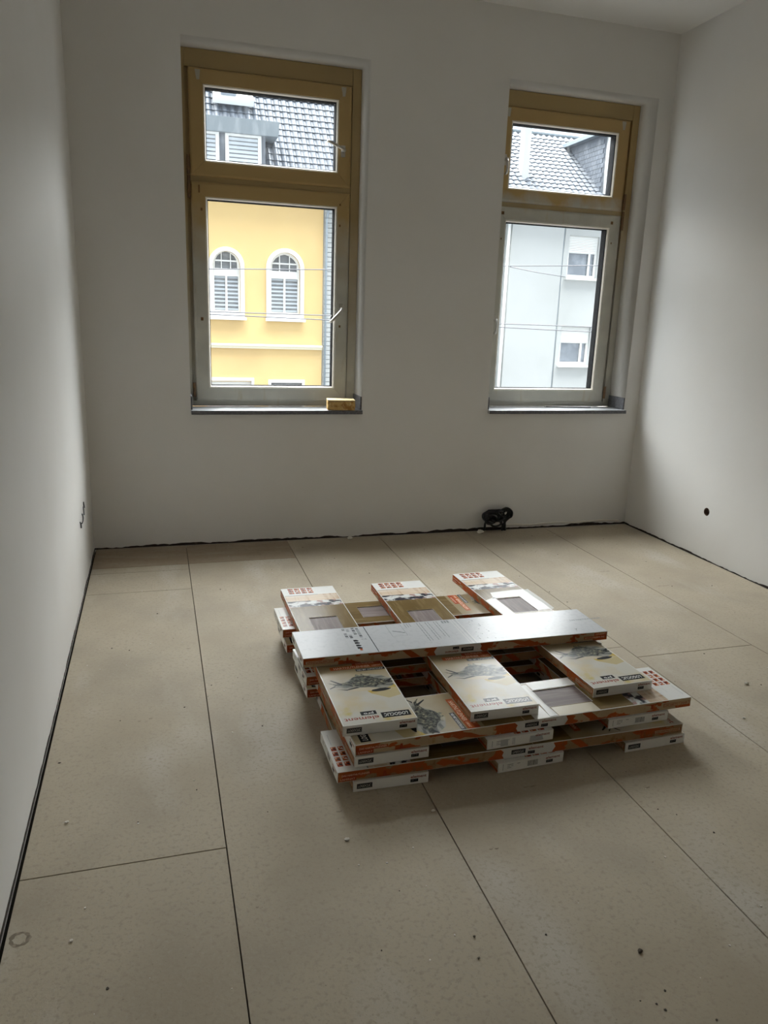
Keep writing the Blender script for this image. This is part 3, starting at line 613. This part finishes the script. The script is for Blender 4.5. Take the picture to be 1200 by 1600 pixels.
# batten on the right sill
root = tag(empty('spacer_batten', (3.31, 0.150, 0.868), math.radians(-5)), 'thin flat white batten lying on the right window sill', 'batten')
bm = bmesh.new(); prism(bm, [(-0.185, -0.018, 0.0006), (0.200, -0.018, 0.0006), (0.165, 0.020, 0.0006), (-0.175, 0.020, 0.0006)], (0, 0, 0.007)); bmesh.ops.bevel(bm, geom=list(bm.edges), offset=0.001, segments=1, affect='EDGES'); bm_obj('batten', bm, [WTRIM], root)
bm = bmesh.new(); add_box(bm, -0.180, 0.175, -0.0196, -0.0184, 0.0006, 0.0065); bm_obj('dark_edge', bm, BLACK, root)
# coil of cable ends hanging out of the wall
root = tag(empty('cable_bundle', (2.70, -0.03, 0)), 'tangled bundle of black cables hanging from the wall under the windows', 'cables')
rnd = random.Random(11)
for k in range(7):
    cx, cz = -0.025 + rnd.uniform(-0.03, 0.03), 0.110 + rnd.uniform(-0.012, 0.012); R_ = rnd.uniform(0.030, 0.056); ph = rnd.uniform(0, 6); pts = []
    for i in range(26):
        t = ph + i*2*PI/25*1.35; pts.append((cx + R_*1.15*math.cos(t), -0.015 - 0.006*k + 0.014*math.sin(t*1.7+k), cz + R_*0.8*math.sin(t)))
    bm = bmesh.new(); tube(bm, pts, 0.0065, 8); bm_obj('cable', bm, CABLE, root, smooth=True)
for pts in ([(0.0, 0.0, 0.12), (0.05, -0.035, 0.165), (0.095, -0.04, 0.150), (0.108, -0.035, 0.118), (0.085, -0.03, 0.088), (0.060, -0.03, 0.075)],
            [(0.02, 0.0, 0.13), (0.06, -0.045, 0.178), (0.105, -0.05, 0.155), (0.112, -0.04, 0.115), (0.078, -0.04, 0.095), (0.055, -0.03, 0.04), (0.056, -0.02, 0.008)],
            [(0.03, -0.01, 0.10), (0.040, -0.02, 0.07), (0.062, -0.02, 0.04), (0.070, -0.015, 0.008)],
            [(0.05, -0.01, 0.12), (0.064, -0.03, 0.08), (0.075, -0.025, 0.035), (0.080, -0.02, 0.008)],
            [(-0.05, 0.0, 0.09), (-0.074, -0.01, 0.060), (-0.076, -0.01, 0.03), (-0.080, 0.0, 0.008)],
            [(-0.06, 0.0, 0.08), (-0.02, -0.03, 0.045), (0.03, -0.03, 0.050), (0.05, -0.02, 0.075)]):
    bm = bmesh.new(); tube(bm, smooth_path(pts, 6), 0.0085 if pts[-1][2] < 0.01 else 0.0075, 8); bm_obj('cable', bm, CABLE, root, smooth=True)
for k in range(4):
    cx, cz, R_ = 0.080 + rnd.uniform(-0.006, 0.006), 0.128 + rnd.uniform(-0.008, 0.008), 0.016 + 0.005*k
    pts = [(cx + R_*math.cos(t*2*PI/16), -0.014 - 0.006*k + 0.006*math.sin(t), cz + R_*1.1*math.sin(t*2*PI/16)) for t in range(16)]
    bm = bmesh.new(); tube(bm, pts, 0.0062, 8, closed=True); bm_obj('cable', bm, CABLE, root, smooth=True)
bm = bmesh.new(); add_box(bm, -0.045, 0.055, -0.004, 0.0295, 0.085, 0.155, 0.008); bm_obj('cable_grommet', bm, CABLE, root)
# lump of plaster in front of it
def lump(name, x, y, s, seed, label, m=PLAST):
    rnd = random.Random(seed); bm = bmesh.new(); bmesh.ops.create_icosphere(bm, subdivisions=2, radius=1)
    for v in bm.verts: v.co = Vector((v.co.x*s*1.25, v.co.y*s, (v.co.z*0.6+0.55)*s)) * rnd.uniform(0.82, 1.12)
    lo = min(v.co.z for v in bm.verts)
    for v in bm.verts: v.co.z -= lo - 0.0003
    o = bm_obj(name, bm, m, loc=(x, y, 0)); tag(o, label, 'rubble'); return o
lump('plaster_lump', 2.575, -0.075, 0.021, 1, 'white lump of plaster on the floor beside the black cables')
lump('plaster_flake', 1.625, -0.062, 0.016, 2, 'pale flat plaster flake on the floor at the foot of the wall below the windows')
DIRT = mat('dirt', (0.11, 0.09, 0.065), 0.9)
for n_, x, y, s_, sd, lab, m_ in (
    ('plaster_crumb', 0.1066, -2.745, 0.0050, 4, 'small white plaster crumb on the floor near the left wall', PLAST),
    ('plaster_crumb', 0.884, -3.015, 0.0060, 3, 'white plaster crumb in front of the left front corner of the stack', PLAST),
    ('plaster_crumb', 1.172, -2.95, 0.0055, 7, 'white plaster crumb on the floor joint in front of the stack', PLAST),
    ('plaster_crumb', 2.775, -2.457, 0.0080, 5, 'larger white plaster crumb on the floor right of the stack', PLAST),
    ('plaster_crumb', 2.549, -2.699, 0.0060, 8, 'white plaster crumb at the right, nearer than the larger one', PLAST),
    ('plaster_crumb', 0.162, -3.207, 0.0040, 9, 'tiny white plaster crumb at the lower left of the photo', PLAST),
    ('dirt_clump', 1.476, -3.576, 0.0055, 6, 'dark crumb of dirt on the bare floor at lower right', DIRT),
    ('dirt_clump', 1.103, -3.434, 0.0030, 10, 'upper of two dark specks at the lower middle of the floor', DIRT),
    ('dirt_clump', 1.088, -3.497, 0.0030, 11, 'lower of two dark specks at the lower middle of the floor', DIRT)):
    lump(n_, x, y, s_, sd, lab, m_)
# stains on the panels: a ring by the left wall and short scuffs
def stain(x, y, pts_in, pts_out=None):
    bm = bmesh.new(); z = 0.00035
    o_ = [bm.verts.new((x+a, y+b, z)) for a, b in pts_in]
    if pts_out:
        q_ = [bm.verts.new((x+a, y+b, z)) for a, b in pts_out]; n = len(o_)
        for i in range(n): bm.faces.new([o_[i], o_[(i+1) % n], q_[(i+1) % n], q_[i]])
    else: bm.faces.new(o_)
    bm_obj('stain', bm, STAIN, floor)
STAIN = mat('floor_stain', (0.20, 0.165, 0.12), 0.8, [(60, (0.33, 0.28, 0.21), 0.45, 0.6)])
rnd = random.Random(31)
stain(0.045, -3.17, [(0.016*math.cos(t*PI/9)*rnd.uniform(.85, 1.15), 0.016*math.sin(t*PI/9)*rnd.uniform(.85, 1.15)) for t in range(18)], [(0.024*math.cos(t*PI/9)*rnd.uniform(.85, 1.15), 0.024*math.sin(t*PI/9)*rnd.uniform(.85, 1.15)) for t in range(18)])
for x, y, w_ in ((1.524, -2.904, 0.026), (1.275, -3.151, 0.006), (1.292, -3.153, 0.007), (0.892, -2.882, 0.010), (0.602, -3.208, 0.004), (1.90, -3.0, 0.012), (0.30, -2.2, 0.006), (0.34, -2.19, 0.008), (3.2, -1.3, 0.05), (0.5, -1.6, 0.010), (3.0, -1.0, 0.04)):
    stain(x, y, [(-w_, 0), (-w_*0.4, 0.003), (0.2*w_, 0.0015), (w_, 0.003), (w_*0.8, -0.002), (0, -0.004), (-w_*0.6, -0.002)])
# fine debris
def spot(rnd):
    while True:
        x, y = rnd.uniform(0.05, 3.75), rnd.uniform(-4.2, -0.05)
        if not (0.85 < x < 2.35 and -2.9 < y < -1.4): return x, y
bm = bmesh.new(); rnd = random.Random(21)
for k in range(150):
    x, y = spot(rnd); s = rnd.uniform(0.0012, 0.0036)
    prism(bm, [(x + s*math.cos(t)*rnd.uniform(.6, 1.2), y + s*math.sin(t)*rnd.uniform(.6, 1.2), 0.0003) for t in (0, 1.3, 2.5, 3.8, 5.0)], (0, 0, s*0.5))
tag(bm_obj('floor_debris', bm, PLAST), 'fine white plaster grit scattered over the floor panels', 'rubble', kind='stuff')
bm = bmesh.new(); rnd = random.Random(22)
for k in range(110):
    x, y = spot(rnd); s = rnd.uniform(0.0012, 0.004)
    prism(bm, [(x + s*math.cos(t)*rnd.uniform(.6, 1.4), y + s*math.sin(t)*rnd.uniform(.6, 1.2), 0.0003) for t in (0, 1.3, 2.5, 3.8, 5.0)], (0, 0, s*0.35))
tag(bm_obj('dark_grit', bm, mat('grit', (0.06, 0.048, 0.035), 0.9)), 'fine dark grit scattered over the floor panels', 'dirt', kind='stuff')
# wire stubs in the left wall
root = tag(empty('wire_stubs', (0.0, -0.68, 0.38)), 'thin dark cable ends poking out low on the left wall', 'cables')
for pts in ([(0.0015, 0.14, 0.03), (0.006, 0.10, 0.022), (0.009, 0.07, 0.004), (0.0105, 0.05, 0.008)], [(0.0015, 0.045, 0.012), (0.008, 0.02, 0.006), (0.010, -0.015, -0.010), (0.008, -0.06, -0.012)], [(0.0015, -0.08, 0.0), (0.006, -0.09, -0.006), (0.007, -0.095, -0.028)], [(0.0015, 0.16, 0.05), (0.004, 0.15, 0.035), (0.006, 0.148, 0.02)]):
    bm = bmesh.new(); tube(bm, smooth_path(pts, 5), 0.0035, 6); bm_obj('wire', bm, CABLE, root, smooth=True)
# socket box in the round hole
root = tag(empty('junction_box', (W, -0.866, 0.312)), 'empty round brown junction box sunk in the right wall', 'box')
bm = bmesh.new(); n = 28
rg = [[bm.verts.new((x, r_*math.cos(2*PI*k/n), r_*math.sin(2*PI*k/n))) for k in range(n)] for x, r_ in ((0.001, 0.0262), (0.045, 0.0262), (0.045, 0.0))[:2]]
for k in range(n): bm.faces.new([rg[0][k], rg[0][(k+1) % n], rg[1][(k+1) % n], rg[1][k]])
bm.faces.new(rg[1]); bm_obj('box_shell', bm, mat('box_brown', (0.16, 0.10, 0.07), 0.7, [(60, (0.28, 0.2, 0.15), 0.5, 0.65)]), root)
bm = bmesh.new(); tube(bm, smooth_path([(0.040, 0.01, -0.012), (0.025, 0.0, 0.004), (0.018, -0.008, 0.010), (0.030, -0.016, 0.0)], 5), 0.003, 6); bm_obj('wire', bm, CABLE, root, smooth=True)

# ------------------------------------------------------------------ across the street
YF = 16.0
tag(box('street', -30, 60, 0.4, 60, -4.2, -4.0, ASPH), kind='structure')
def xz_plate(name, outer, holes, y0, depth, m, parent=None): return link(name, map_xz(plate(outer, holes, depth), y0), m, parent)

yh = tag(empty('yellow_house', (1.0, YF, -4.0)), 'yellow rendered house with white arched windows and dark tiled roof across the street', 'house')
yinv = Matrix.Translation(-Vector(yh.location))
def ypart(o, parent=None):
    o.parent = parent or yh
    if parent is None: o.matrix_parent_inverse = yinv
    return o
AW = [(1.81, 2.72), (3.29, 4.29), (-0.2, 0.75)]
holes = [arch(a+0.10, b-0.10, 1.44, 2.62, 18) for a, b in AW]
LW = [(1.7, 2.95), (3.34, 4.33), (-0.2, 0.8)]
holes += [rect(a+0.06, b-0.06, -1.8, -0.34) for a, b in LW]
ypart(xz_plate('wall', rect(-8, 4.80, -4.0, 4.62), holes, YF, 0.4, YEL))
for i, (a, b) in enumerate(AW):
    fr = ypart(xz_plate('arch_surround', arch(a, b, 1.30, 2.62, 20), [arch(a+0.10, b-0.10, 1.44, 2.62, 20)], YF-0.05, 0.10, WTRIM))
    g0, g1 = a+0.10, b-0.10; cx = (g0+g1)/2; R_ = (g1-g0)/2
    fr2 = xz_plate('arched_window', arch(g0, g1, 1.44, 2.62, 20), [rect(g0+0.05, cx-0.025, 1.50, 2.36), rect(cx+0.025, g1-0.05, 1.50, 2.36)] +
        [[(g0+0.07, 2.55), (cx-R_*0.36, 2.55), (cx-R_*0.36, 2.72), (g0+0.075, 2.72)], [(cx-R_*0.30, 2.55), (cx+R_*0.30, 2.55), (cx+R_*0.30, 2.72), (cx-R_*0.30, 2.72)], [(cx+R_*0.36, 2.55), (g1-0.07, 2.55), (g1-0.075, 2.72), (cx+R_*0.36, 2.72)],
         [(g0+0.085, 2.76), (cx-R_*0.36, 2.76), (cx-R_*0.36, 2.92), (cx-R_*0.60, 2.86)], [(cx-R_*0.30, 2.76), (cx+R_*0.30, 2.76), (cx+R_*0.30, 2.94), (cx, 2.97), (cx-R_*0.30, 2.94)], [(cx+R_*0.36, 2.76), (g1-0.085, 2.76), (cx+R_*0.60, 2.86), (cx+R_*0.36, 2.92)]], YF+0.10, 0.06, WTRIM)
    fr2 = ypart(fr2)
    pane = xz_plate('pane', arch(g0+0.01, g1-0.01, 1.45, 2.62, 20), [], YF+0.175, 0.01, BLIND); pane.parent = fr2; pane.matrix_parent_inverse = Matrix.Identity(4)
    bm = bmesh.new()
    for k in range(9):
        z = 1.51 + k*0.10
        for x0, x1 in ((g0+0.05, cx-0.025), (cx+0.025, g1-0.05)): add_box(bm, x0, x1, YF+0.160, YF+0.172, z, z+0.045)
    bl = bm_obj('blind', bm, BLINDP, fr2); bl['kind'] = 'stuff'
    bm = bmesh.new(); add_box(bm, a-0.03, b+0.04, YF-0.12, YF-0.051, 1.26, 1.335, 0.008); ypart(bm_obj('sill', bm, WTRIM))
bm = bmesh.new(); add_box(bm, -8, 4.80, YF-0.10, YF-0.001, 0.60, 0.655, 0.006); add_box(bm, -8, 4.80, YF-0.06, YF-0.001, 0.535, 0.5995, 0.006); ypart(bm_obj('cornice', bm, mat('cream_trim', (0.78, 0.72, 0.56), 0.8)))
for i, (a, b) in enumerate(LW):
    t_ = -0.24 if i != 1 else -0.28
    w_ = ypart(xz_plate('lower_window', rect(a, b, -1.9, t_), [rect(a+0.07, b-0.07, -1.8, t_-0.08)], YF-0.03, 0.06, WTRIM))
    bm = bmesh.new(); add_box(bm, a+0.05, b-0.05, YF+0.10, YF+0.13, -1.82, -0.30); p_ = bm_obj('pane', bm, BLIND if i == 1 else WTRIM, w_)
# downpipe between the houses
dp = tag(empty('downpipe', (4.865, YF-0.1, -4.0)), 'grey zinc downpipe at the right edge of the yellow house', 'pipe')
bm = bmesh.new(); tube(bm, [(0, 0, 0.05), (0, 0, 7.75), (0.0, 0.0, 7.95)], 0.034, 12); bm_obj('pipe', bm, ZINC, dp, smooth=True)
bm = bmesh.new(); tube(bm, smooth_path([(0, 0, 7.93), (0.02, -0.04, 8.05), (0.04, -0.12, 8.25), (0.04, -0.2, 8.50)], 4), 0.040, 12); bm_obj('offset', bm, ZINC, dp, smooth=True)
for z in (1.5, 3.4, 5.5, 7.5):
    bm = bmesh.new(); tube(bm, [(0, 0, z), (0, 0, z+0.05)], 0.042, 12); bm_obj('clamp', bm, ZINC, dp)

# pantiled roofs
def tile_roof(parent, x0, x1, y0, z0, y1, z1, name='roof_tiles', holes=()):
    """rows of S-shaped tiles, each row overlapping the one below"""
    L = math.hypot(y1-y0, z1-z0); d = Vector((0, (y1-y0)/L, (z1-z0)/L)); nrm = Vector((0, -d.z, d.y)); tl, tw = 0.235, 0.20; bm = bmesh.new()
    rows = int(L/tl); cols = int((x1-x0)/tw); sg = 5
    for r_ in range(rows):
        for c_ in range(cols):
            xa = x0 + c_*tw; base = Vector((xa, y0, z0)) + d*(r_*tl)
            if any(h[0] < xa < h[1] and h[2] < base.z < h[3] for h in holes): continue
            lo, hi = [], []
            for s_ in range(sg+1):
                t = s_/sg; hgt = 0.034*math.cos(t*2*PI); jit = 0.040*math.cos(t*2*PI)
                lo.append(bm.verts.new(base + Vector((t*tw, 0, 0)) - d*(0.03+jit) + nrm*(hgt+0.040))); hi.append(bm.verts.new(base + Vector((t*tw, 0, 0)) + d*(tl+0.01) + nrm*(hgt+0.012)))
            ed = [bm.verts.new(v.co - nrm*0.022) for v in lo]
            for s_ in range(sg): bm.faces.new([lo[s_], lo[s_+1], hi[s_+1], hi[s_]]); bm.faces.new([ed[s_], ed[s_+1], lo[s_+1], lo[s_]])
    o = bm_obj(name, bm, TILE, parent); o['kind'] = 'stuff'; return o
bm = bmesh.new(); prism(bm, [(-8, 15.75, 4.60), (-8, 15.75, 4.70), (-8, 19.4, 9.05), (-8, 20.0, 9.05), (-8, 20.0, 4.60)], (14.1, 0, 0)); ypart(bm_obj('roof', bm, SLATE))
o = tile_roof(None, 0.6, 6.1, 15.74, 4.72, 19.4, 9.08, holes=[(0.7, 3.12, 4.9, 5.9)]); ypart(o)
bm = bmesh.new(); tube(bm, [(-8, 15.68, 4.62), (6.1, 15.68, 4.62)], 0.07, 10); ypart(bm_obj('gutter', bm, ZINC))
# dormer of the yellow house
bm = bmesh.new(); add_box(bm, 0.9, 3.28, 15.98, 18.4, 4.75, 5.75); ypart(bm_obj('dormer_wall', bm, SLATE))
bm = bmesh.new(); prism(bm, [(0.7, 15.80, 5.74), (0.7, 15.62, 6.04), (0.7, 18.4, 6.24), (0.7, 18.4, 5.74)], (2.88, 0, 0)); ypart(bm_obj('dormer_roof', bm, ZINC))
for a, b in ((1.10, 2.13), (2.28, 3.17)):
    w_ = ypart(xz_plate('dormer_window', rect(a, b, 4.85, 5.735), [rect(a+0.085, b-0.085, 4.90, 5.68)], 15.89, 0.08, WTRIM))
    bm = bmesh.new(); add_box(bm, a+0.08, b-0.08, 15.93, 15.96, 4.88, 5.70); bm_obj('pane', bm, BLIND, w_)
    bm = bmesh.new()
    for k in range(8): add_box(bm, a+0.09, b-0.09, 15.905, 15.92, 4.92+0.095*k, 4.985+0.095*k)
    bm_obj('blind', bm, BLINDP, w_)['kind'] = 'stuff'
# roof light
rl = ypart(bm_obj('roof_light', (lambda bm: (prism(bm, [(2.10, 17.33, 6.72), (3.16, 17.33, 6.72), (3.05, 17.78, 7.25), (2.14, 17.78, 7.25)], (0, -0.16, 0.12)), bm)[1])(bmesh.new()), WTRIM))
bm = bmesh.new(); prism(bm, [(2.30, 17.35, 6.80), (2.70, 17.35, 6.80), (2.70, 17.62, 7.12), (2.30, 17.62, 7.12)], (0, -0.19, 0.15)); bm_obj('pane', bm, WGLASS, rl)

# white house with brick strip, smooth bay, pipes and shuttered windows
wh = tag(empty('white_house', (10.0, YF, -4.0)), 'white rendered house with shuttered windows and grey tiled roof across the street', 'house')
winv = Matrix.Translation(-Vector(wh.location))
def wpart(o):
    o.parent = wh; o.matrix_parent_inverse = winv; return o
bm = bmesh.new(); add_box(bm, 4.81, 10.25, YF+0.05, YF+0.45, -4.0, 4.59)
wpart(bm_obj('wall', bm, WREND))
bm = bmesh.new()
for k in range(70):
    z = -3.98 + k*0.122; add_box(bm, 4.84, 6.4, YF+0.012, YF+0.049, z, z+0.108)
o = wpart(bm_obj('brick_courses', bm, WREND)); o['kind'] = 'stuff'
w1 = [(12.10, 13.10, 2.78, 3.96), (12.10, 13.10, 0.25, 1.38), (14.6, 15.6, 2.78, 3.96)]
wpart(xz_plate('wall', rect(10.26, 11.90, -4.0, 4.62), [], YF, 0.4, WREND))
wpart(xz_plate('wall', rect(11.97, 20.0, -4.0, 4.62), [rect(*q) for q in w1], YF+0.02, 0.4, WREND))
bm = bmesh.new(); add_box(bm, 11.905, 11.965, YF+0.06, YF+0.3, -4.0, 4.62); wpart(bm_obj('joint_strip', bm, ZINC))
for a, b, z0, z1 in w1:
    w_ = wpart(xz_plate('shuttered_window', rect(a, b, z0, z1), [rect(a+0.08, b-0.26, z0+0.09, z1-0.48), rect(b-0.20, b-0.06, z0+0.09, z1-0.48)], YF+0.12, 0.06, WTRIM))
    bm = bmesh.new(); add_box(bm, a+0.02, b-0.02, YF+0.19, YF+0.20, z0+0.02, z1-0.02); bm_obj('pane', bm, WGLASS, w_)
    bm = bmesh.new()
    for k in range(9): add_box(bm, a+0.04, b-0.04, YF+0.09, YF+0.118, z1-0.45+k*0.047, z1-0.415+k*0.047)
    bm_obj('roller_shutter', bm, WTRIM, w_)['kind'] = 'stuff'
    bm = bmesh.new(); add_box(bm, a-0.06, b+0.06, YF-0.10, YF+0.10, z0-0.06, z0-0.001, 0.006); bm_obj('sill', bm, WTRIM, w_)
for x, rr in ((9.98, 0.03), (10.14, 0.045)):
    bm = bmesh.new(); tube(bm, [(x, YF-0.03, -3.95), (x, YF-0.03, 4.5)], rr, 10); wpart(bm_obj('rain_pipe', bm, WTRIM, smooth=True))
bm = bmesh.new(); prism(bm, [(6.15, 15.80, 4.60), (6.15, 15.80, 4.70), (6.15, 19.3, 7.30), (6.15, 22.0, 7.30), (6.15, 22.0, 4.60)], (13.8, 0, 0)); wpart(bm_obj('roof', bm, SLATE))
o = tile_roof(None, 9.2, 16.8, 15.78, 4.72, 19.3, 7.34); wpart(o)
bm = bmesh.new(); tube(bm, [(6.15, 15.72, 4.62), (20, 15.72, 4.62)], 0.07, 10); wpart(bm_obj('gutter', bm, ZINC))
bm = bmesh.new(); tube(bm, [(6.15, 19.3, 7.36), (20, 19.3, 7.36)], 0.06, 8); wpart(bm_obj('ridge', bm, ZINC))
bm = bmesh.new(); add_box(bm, 10.82, 11.02, 16.8, 17.1, 4.9, 7.6, 0.01); wpart(bm_obj('chimney', bm, WREND))
# its dormer, slate cheek towards the left
bm = bmesh.new(); prism(bm, [(13.22, 16.4, 5.0), (13.22, 16.4, 6.82), (13.22, 20.0, 6.82), (13.22, 20.0, 5.0)], (2.2, 0, 0)); dm = wpart(bm_obj('dormer_cheek', bm, SLATE))
bm = bmesh.new()
for k in range(12):
    for j in range(20): add_box(bm, 13.195, 13.219, 16.42+0.15*j+(0.07 if k % 2 else 0), 16.42+0.15*j+0.142+(0.07 if k % 2 else 0), 5.16+0.13*k, 5.28+0.13*k)
bm_obj('slates', bm, SLATE, dm)['kind'] = 'stuff'
bm = bmesh.new(); add_box(bm, 13.02, 15.6, 16.2, 20.2, 6.83, 6.95, 0.01); wpart(bm_obj('dormer_roof', bm, ZINC))
w_ = wpart(xz_plate('dormer_window', rect(13.24, 15.4, 5.2, 6.80), [rect(13.46, 14.3, 5.4, 6.6), rect(14.42, 15.25, 5.4, 6.6)], 16.32, 0.07, WTRIM))
bm = bmesh.new(); add_box(bm, 13.4, 15.3, 16.36, 16.375, 5.35, 6.65); bm_obj('pane', bm, WGLASS, w_)
# tram wires over the street
def wire(name, pts, label, rad=0.009):
    bm = bmesh.new(); tube(bm, pts, rad, 6); tag(bm_obj(name, bm, WIRE), label, 'wire', 'wires strung over the street')
wire('overhead_wire', [(-6, 9, 1.95), (1.36, 9, 2.16), (3.42, 9, 2.25), (6.79, 9, 2.48), (8.92, 9, 2.60), (22, 9, 3.3)], 'highest thin wire over the street, rising gently to the right')
wire('overhead_wire', [(-6, 9, 1.50), (1.35, 9, 1.455), (3.46, 9, 1.46), (6.81, 9, 1.42), (8.2, 9, 1.42), (22, 9, 1.35)], 'upper of the two low parallel wires over the street')
wire('overhead_wire', [(-6, 9, 1.46), (1.35, 9, 1.41), (3.46, 9, 1.38), (6.79, 9, 1.355), (8.13, 9, 1.33), (22, 9, 1.2)], 'lower of the two low parallel wires over the street')
wire('overhead_wire', [(6.97, 9.03, 2.478), (9.0, 11.9, 2.60), (12.05, 15.99, 2.79)], 'thin stay wire running from the highest wire to the white house front', 0.010)
